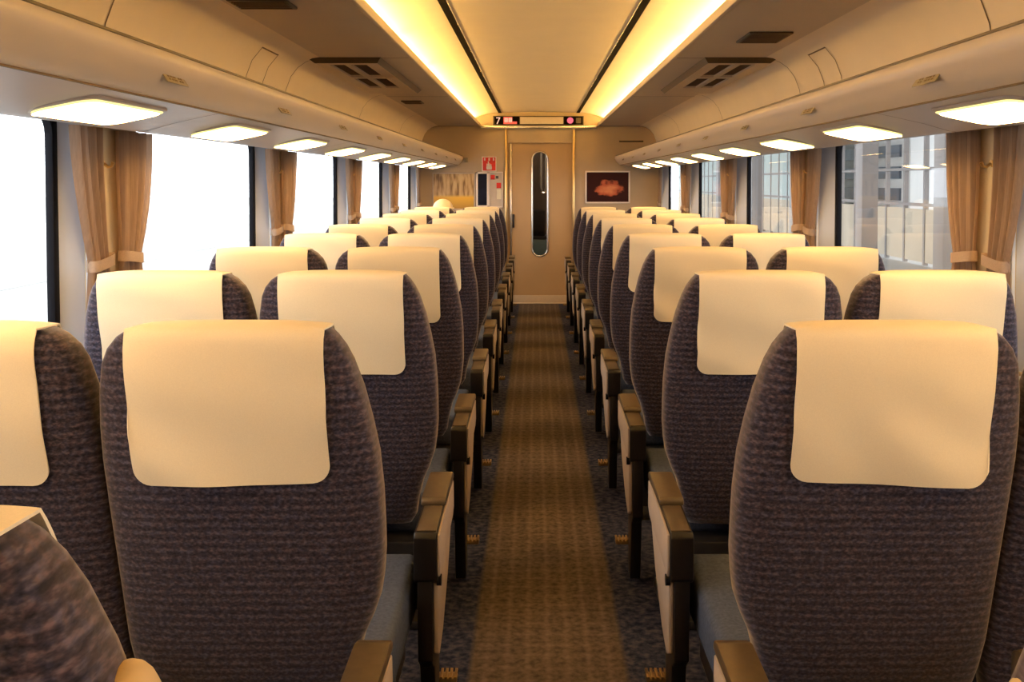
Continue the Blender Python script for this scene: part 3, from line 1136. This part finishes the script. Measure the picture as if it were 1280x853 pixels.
struct(MB().box((-.345, 10.90, 0), (.365, 10.99, .006), .002).build('threshold', M_VENT, door))

# vestibule seen through the door's window
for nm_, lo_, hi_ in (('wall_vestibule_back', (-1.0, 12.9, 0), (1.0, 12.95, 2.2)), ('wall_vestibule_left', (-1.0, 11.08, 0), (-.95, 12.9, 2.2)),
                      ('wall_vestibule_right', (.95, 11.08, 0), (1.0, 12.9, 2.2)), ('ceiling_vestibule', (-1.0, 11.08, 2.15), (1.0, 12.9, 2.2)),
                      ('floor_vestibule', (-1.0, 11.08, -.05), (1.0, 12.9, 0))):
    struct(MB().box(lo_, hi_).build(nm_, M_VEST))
hr = MB()
hr.tube([(.03, 12.6, 1.75), (.03, 12.6, 1.25), (.045, 12.6, 1.2), (.075, 12.6, 1.2), (.09, 12.6, 1.25), (.09, 12.6, 1.7)], .018, 10)
hr.tube([(.03, 12.62, 1.75), (.03, 12.88, 1.75)], .014, 8)
hr.tube([(.09, 12.62, 1.7), (.09, 12.88, 1.7)], .014, 8)
tag(hr.build('handrail', M_CHROME), 'grey handrail seen through the narrow window of the end door', 'handrail')
cab = thing('equipment_cabinet', (.02, 12.55, 0), 'dark cabinet with grey green base seen low through the door window', 'cabinet')
MB().box((-.22, -.1, 0), (.22, .3, .62), .01).build('body', M_TEAL, cab)
MB().box((-.20, -.11, .66), (.06, .28, .98), .01).build('upper_box', M_BLACK, cab)
MB().box((-.21, -.105, .62), (.21, .29, .66), .004).build('top', M_STEEL, cab)
la = bpy.data.lights.new('vestibule_fill', 'AREA')  # unseen fill light, added to brighten the vestibule behind the door glass
la.size = .5
la.energy = 14
la.color = (1, .85, .65)
lo = bpy.data.objects.new('vestibule_fill', la)
lo.location = (.3, 11.9, 2.12)
COL.objects.link(lo)

# sign box over the door
sg = thing('information_sign', (0, Y1, 1.998), 'dark illuminated information sign with a 7 above the end door', 'sign')
MB().box((-.50, -.075, -.048), (.485, 0, .052), .004).build('housing', M_ARMTOP, sg)
MB().box((-.485, -.079, -.040), (-.215, -.074, .044), .002).build('dark_field', M_DARKSLOT, sg)
MB().box((.27, -.079, -.040), (.475, -.074, .044), .002).build('dark_field', M_DARKSLOT, sg)
MB().box((-.205, -.078, -.036), (.262, -.074, .040), .002).build('display', M_NOTICE, sg)
cu = bpy.data.curves.new('number', 'FONT')
cu.body = '7'
cu.size = .105
cu.extrude = .001
tmp = bpy.data.objects.new('number', cu)
COL.objects.link(tmp)
bpy.context.view_layer.update()
nm = bpy.data.meshes.new_from_object(tmp.evaluated_get(bpy.context.evaluated_depsgraph_get()))
bpy.data.objects.remove(tmp)
nm.materials.clear()
nm.materials.append(M_LEDPALE)
nm.transform(Matrix.Translation((-.470, -.081, -.036)) @ Matrix.Rotation(PI / 2, 4, 'X'))
no = bpy.data.objects.new('number', nm)
COL.objects.link(no)
no.parent = sg
MB().box((-.385, -.0815, -.036), (-.29, -.079, .040)).box((-.29, -.0815, -.036), (-.24, -.079, -.01)).build('red_field', M_LEDRED, sg)
# two compact ideograms, too small to read in the photograph: stroke blocks
st = MB()
for cx in (-.357, -.312):
    for zz in (-.012, .006, .024):
        st.box((cx - .018, -.084, zz - .004), (cx + .018, -.0815, zz + .004))
    for xx in (-.015, 0, .015):
        st.box((cx + xx - .003, -.084, -.014), (cx + xx + .003, -.0815, .028))
st.build('lettering', M_LEDPALE, sg)
MB().tube([(.338, -.0785, .002), (.338, -.084, .002)], .034, 24).build('round_symbol', M_LEDPINK, sg)
MB().box((.40, -.0815, -.028), (.455, -.079, .030)).build('side_symbol', M_ARMTOP, sg)

# red sign with a white hand
rs = thing('emergency_sign', (-.545, Y1, 1.530), 'small red sign with a white hand symbol on the end wall', 'sign')
MB().box((-.080, -.006, -.082), (.080, 0, .082), .003).build('border', M_SIGNW, rs)
MB().box((-.070, -.009, -.072), (.070, -.005, .072), .002).build('plate', M_RED, rs)
hd = MB()
hd.box((-.030, -.012, -.062), (.030, -.0085, -.022), .008)
for x, z0, z1 in ((-.022, -.04, .004), (-.008, -.04, .03), (.006, -.04, .006), (.020, -.04, -.002)):
    hd.box((x - .006, -.012, z0), (x + .006, -.0085, z1), .003)
for x in (-.048, 0, .048):
    MB().box((x - .008, -.012, .036), (x + .008, -.0085, .066), .002).build('stroke', M_SIGNW, rs)
hd.build('hand_symbol', M_SIGNW, rs)


def framed(name, x0, x1, z0, z1, fm, pm, label, cat, t=.012, parts=None):
    c = thing(name, ((x0 + x1) / 2, Y1, (z0 + z1) / 2), label, cat)
    hx, hz = (x1 - x0) / 2, (z1 - z0) / 2
    f = MB()
    f.box((-hx, -.022, hz - t), (hx, 0, hz), .002).box((-hx, -.022, -hz), (hx, 0, -hz + t), .002)
    f.box((-hx, -.022, -hz), (-hx + t, 0, hz), .002).box((hx - t, -.022, -hz), (hx, 0, hz), .002)
    f.build('frame', fm, c)
    MB().box((-hx + t, -.012, -hz + t), (hx - t, -.004, hz - t)).build('print', pm, c)
    return c


framed('landscape_picture', -1.165, -.70, 1.03, 1.435, M_NOTICE, M_FIELD, 'wide landscape picture with a yellow field on the end wall', 'picture')
sc_ = framed('display_screen', -.690, -.548, 1.055, 1.445, M_SIGNW, M_SCREEN, 'narrow dark screen in a white frame beside the landscape picture', 'screen', .022)
nb = framed('notice_board', -.545, -.395, 1.055, 1.445, M_SIGNW, M_NOTICE, 'beige notice board with red stickers left of the end door', 'notice board', .009)
for (x, z, w_, h_, mt, nme) in ((-.036, .135, .045, .05, M_RED, 'red_sticker'), (.012, .135, .028, .03, M_STEEL, 'dark_sticker'), (.030, .045, .05, .06, M_RED, 'red_sticker'), (.032, -.05, .05, .11, M_PAPER, 'paper_notice')):
    MB().box((x - w_ / 2, -.015, z - h_ / 2), (x + w_ / 2, -.0115, z + h_ / 2)).build(nme, mt, nb)
framed('dark_picture', .505, .995, 1.10, 1.455, M_SIGNW, M_MAROON, 'dark maroon picture in a pale frame right of the end door', 'picture', .016)
bk = MB().box((-.815, Y1 - .05, 1.545), (-.775, Y1, 1.60), .004).build('mounted_box', M_PLATE)
tag(bk, 'tiny dark box on the end wall beside the end of the left rack', 'box')

# ------------------------------------------------------------------ seated passenger at the far left, mostly hidden by the seats
def person():
    root = thing('person', (-1.03, 9.42, 0), 'seated person in a cream cap, head top showing above the far left seats', 'person', None)
    pts = {
        'pel': (0, .42, .52), 'waist': (0, .36, .68), 'chest': (0, .29, .86), 'neck': (.05, .235, .97), 'head0': (.085, .225, 1.02), 'head1': (.10, .225, 1.085), 'head2': (.10, .23, 1.11),
        'shl': (-.16, .28, .90), 'ell': (-.20, .38, .68), 'wrl': (-.13, .58, .60), 'hdl': (-.10, .64, .585),
        'shr': (.16, .28, .90), 'elr': (.20, .38, .68), 'wrr': (.13, .58, .60), 'hdr': (.10, .64, .585),
        'hil': (-.09, .45, .51), 'knl': (-.11, .86, .53), 'anl': (-.11, .86, .10), 'tol': (-.11, 1.00, .04),
        'hir': (.09, .45, .51), 'knr': (.11, .86, .53), 'anr': (.11, .86, .10), 'tor': (.11, 1.00, .04)}
    rad = {'pel': .14, 'waist': .125, 'chest': .135, 'neck': .055, 'head0': .07, 'head1': .085, 'head2': .07, 'shl': .065, 'ell': .045, 'wrl': .03, 'hdl': .03,
           'shr': .065, 'elr': .045, 'wrr': .03, 'hdr': .03, 'hil': .09, 'knl': .06, 'anl': .042, 'tol': .035, 'hir': .09, 'knr': .06, 'anr': .042, 'tor': .035}
    E = [('pel', 'waist'), ('waist', 'chest'), ('chest', 'neck'), ('neck', 'head0'), ('head0', 'head1'), ('head1', 'head2'), ('chest', 'shl'), ('shl', 'ell'), ('ell', 'wrl'), ('wrl', 'hdl'),
         ('chest', 'shr'), ('shr', 'elr'), ('elr', 'wrr'), ('wrr', 'hdr'), ('pel', 'hil'), ('hil', 'knl'), ('knl', 'anl'), ('anl', 'tol'), ('pel', 'hir'), ('hir', 'knr'), ('knr', 'anr'), ('anr', 'tor')]
    # five fingers and thumb tips from each hand
    for sd, hnd in ((-1, 'hdl'), (1, 'hdr')):
        hx, hy, hz = pts[hnd]
        for q, (dx, L) in enumerate(((-.024, .055), (-.008, .068), (.008, .064), (.023, .05))):
            a, b = '%sf%da' % (hnd, q), '%sf%db' % (hnd, q)
            pts[a] = (hx + dx, hy + .045, hz - .005)
            pts[b] = (hx + dx * 1.1, hy + .045 + L * .6, hz - .03)
            rad[a] = .009
            rad[b] = .008
            E += [(hnd, a), (a, b)]
        a = hnd + 'th'
        pts[a] = (hx - sd * .045, hy + .03, hz - .005)
        rad[a] = .010
        E.append((hnd, a))
    names = list(pts)
    me = bpy.data.meshes.new('body')
    me.from_pydata([pts[n] for n in names], [(names.index(a), names.index(b)) for a, b in E], [])
    o = bpy.data.objects.new('body', me)
    COL.objects.link(o)
    sk = o.modifiers.new('skin', 'SKIN')
    for v, n in zip(me.skin_vertices[0].data, names):
        v.radius = (rad[n], rad[n])
    me.skin_vertices[0].data[0].use_root = True
    sub = o.modifiers.new('sub', 'SUBSURF')
    sub.levels = sub.render_levels = 2
    bpy.context.view_layer.update()
    bm_ = bpy.data.meshes.new_from_object(o.evaluated_get(bpy.context.evaluated_depsgraph_get()))
    bpy.data.objects.remove(o)
    bm_.name = 'body'
    bm_.materials.clear()
    for m_ in (M_SKIN, M_COAT, M_TROUS):
        bm_.materials.append(m_)
    for p in bm_.polygons:
        p.use_smooth = True
        c = p.center
        if c.z < .56 and c.y > .30 and not (c.y > .60 and c.y < .78 and c.z > .56):
            p.material_index = 2
        elif c.z < .955 and c.y < .585:
            p.material_index = 1
    b = bpy.data.objects.new('body', bm_)
    COL.objects.link(b)
    b.parent = root
    # face
    f = MB()
    f.ellipsoid((.10, .318, 1.045), (.013, .016, .022), 10, 8)
    f.ellipsoid((.017, .225, 1.05), (.012, .02, .03), 10, 8)
    f.ellipsoid((.183, .225, 1.05), (.012, .02, .03), 10, 8)
    f.build('face_feature', M_SKIN, root, 179)
    e = MB()
    e.ellipsoid((.068, .300, 1.07), (.012, .008, .007), 10, 8)
    e.ellipsoid((.132, .300, 1.07), (.012, .008, .007), 10, 8)
    e.build('eye', M_BLACK, root, 179)
    MB().ellipsoid((.10, .300, 1.0), (.024, .008, .006), 10, 8).build('mouth', M_RED, root, 179)
    cap = MB()
    rings = []
    for q in range(9):
        a = PI / 2 * q / 8.3
        rr = math.cos(a)
        rings.append([(.10 + .098 * rr * math.cos(2 * PI * k / 28), .225 + .112 * rr * math.sin(2 * PI * k / 28), 1.078 + .092 * math.sin(a)) for k in range(28)])
    cap.loft(rings)
    cap.build('cap', M_CAP, root, 179)
    MB().tube([(.10 + .100 * math.cos(2 * PI * k / 28), .225 + .114 * math.sin(2 * PI * k / 28), 1.080) for k in range(28)], .009, 8, closed_path=True).build('cap_band', M_CAP, root, 179)
    return root


person()

# ------------------------------------------------------------------ outside
gr = MB().box((-120, -40, -1.3), (120, 160, -1.1)).build('ground', M_CONC)
struct(gr)
# left: a low pale platform far across the tracks
pl = MB().box((-16, -10, -1.1), (-12, 70, 0), .02).build('platform_edge', M_FACADE)
struct(pl)
# right: platform with steel frame and buildings
struct(MB().box((2.3, -6, -1.1), (7.5, 70, -.05), .02).build('platform_slab', M_CONC))
pil = None
for i, y in enumerate((7.2, 9.9, 12.35, 15.6, 18.6, 22.0, 26.0)):
    p = thing('platform_pillar', (4.05, y, -.05), '%s grey platform pillar from the camera outside the right windows' % ORD[i], 'pillar', 'pillars on the platform outside')
    MB().box((-.10, -.13, 0), (.10, .13, 3.6), .01).build('shaft', M_PILLAR, p)
    MB().box((-.16, -.19, 0), (.16, .19, .16), .01).build('foot', M_CONC, p)
    MB().box((-.15, -.2, 3.4), (.15, .2, 3.6), .01).build('head', M_PILLAR, p)
cn = thing('shade_canopy', (5.2, 18, 3.6), 'flat unseen canopy added to shade the platform outside the right windows', 'canopy')  # out of view; added to block skylight from above on the right side
MB().box((-3.1, -22, 0), (3.6, 25, .12), .01).build('canopy_deck', M_PILLAR, cn)
MB().box((-1.25, -22, -.16), (-1.05, 25, 0), .01).build('edge_beam', M_PILLAR, cn)
# glazed screen wall at the back of the platform
sw = thing('platform_screen', (6.4, 0, -.05), 'pale panelled screen wall with steel rails along the platform outside', 'screen wall')
g = MB()
for z in (.98, 1.58, 2.15):
    g.box((-.04, 8, z), (.04, 45, z + .05))
for q in range(40):
    y = 8.4 + q * .9
    g.box((-.035, y - .035, 0), (.035, y + .035, 2.9))
g.build('frame', M_PILLAR, sw)
MB().box((-.02, 8, .05), (.02, 45, .93)).build('lower_panel', M_TAN, sw)
MB().box((-.02, 23.5, .93), (.02, 45, 2.9)).build('upper_panel', M_GREENGREY, sw)
# station building with banded louvres
sb = thing('station_building', (9.0, 21.5, -1.1), 'pale station building with dark banded windows outside the second right window', 'building')
MB().box((-1.0, 0, 0), (4, 5.6, 3.9), .02).build('wall', M_FACADE, sb)
for q in range(4):
    MB().box((-1.05, .5, 1.55 + q * .48), (-.98, 5.2, 1.82 + q * .48)).build('window_band', M_BAND, sb)
MB().box((-1.2, -.2, 3.9), (4.2, 5.8, 4.05), .02).build('roof', M_PILLAR, sb)
tb = thing('brick_building', (10.0, 33, -1.1), 'tan building beyond the platform outside the third right window', 'building')
MB().box((-2, 0, 0), (5, 9, 3.0), .02).build('wall', M_TAN, tb)
for q in range(4):
    MB().box((-2.05, .8 + q * 2.1, 1.5), (-1.98, 1.9 + q * 2.1, 2.4)).build('window', M_BAND, tb)
MB().box((-2.2, -.2, 3.0), (5.2, 9.2, 3.15), .02).build('roof', M_PILLAR, tb)

# ------------------------------------------------------------------ world: bright overcast sky
wd = bpy.data.worlds.new('sky')
scene.world = wd
wd.use_nodes = True
nt = wd.node_tree
nt.nodes.clear()
o = nt.nodes.new('ShaderNodeOutputWorld')
b = nt.nodes.new('ShaderNodeBackground')
tc = nt.nodes.new('ShaderNodeTexCoord')
sp = nt.nodes.new('ShaderNodeSeparateXYZ')
nt.links.new(tc.outputs['Generated'], sp.inputs[0])
r = nt.nodes.new('ShaderNodeValToRGB')
r.color_ramp.elements[0].position = .45
r.color_ramp.elements[0].color = (.75, .80, .88, 1)
r.color_ramp.elements[1].position = .62
r.color_ramp.elements[1].color = (.86, .93, 1.0, 1)
mr = nt.nodes.new('ShaderNodeMapRange')
mr.inputs['From Min'].default_value = -1
mr.inputs['From Max'].default_value = 1
nt.links.new(sp.outputs['Z'], mr.inputs['Value'])
nt.links.new(mr.outputs[0], r.inputs['Fac'])
nt.links.new(r.outputs['Color'], b.inputs['Color'])
b.inputs['Strength'].default_value = 3.6
nt.links.new(b.outputs[0], o.inputs[0])
# daylight portals in the window openings
for s in (-1, 1):
    for g in GZ:
        l = bpy.data.lights.new('window_portal', 'AREA')
        l.shape = 'RECTANGLE'
        l.size = .70
        l.size_y = 1.40
        l.cycles.is_portal = True
        ob = bpy.data.objects.new('window_portal', l)
        ob.location = (s * 1.37, g - .72, 1.15)
        ob.rotation_euler = (0, s * PI / 2, 0)
        COL.objects.link(ob)

# ------------------------------------------------------------------ camera
cam = bpy.data.cameras.new('camera')
cam.sensor_width = 36
cam.sensor_fit = 'HORIZONTAL'
F = 1250.0
cam.lens = 36 * F / 1280
PITCH = math.radians(2.0)
cam.shift_x = -(670 - 640) / 1280
cam.shift_y = -((426.5 - 228) - F * math.tan(PITCH)) / 1280
cam.clip_start = .02
co = bpy.data.objects.new('camera', cam)
co.location = (-.033, 0, 1.33)
co.rotation_euler = (PI / 2 - PITCH, 0, 0)
COL.objects.link(co)
scene.camera = co

scene.view_settings.view_transform = 'Standard'
scene.view_settings.look = 'None'
scene.view_settings.exposure = 0.40
scene.view_settings.gamma = 1.0
scene.view_settings.use_curve_mapping = False
scene.cycles.use_denoising = True
scene.cycles.max_bounces = 10
scene.cycles.diffuse_bounces = 6
scene.cycles.transparent_max_bounces = 16
scene.cycles.sample_clamp_indirect = 6.0
scene.cycles.caustics_reflective = False
scene.cycles.caustics_refractive = False
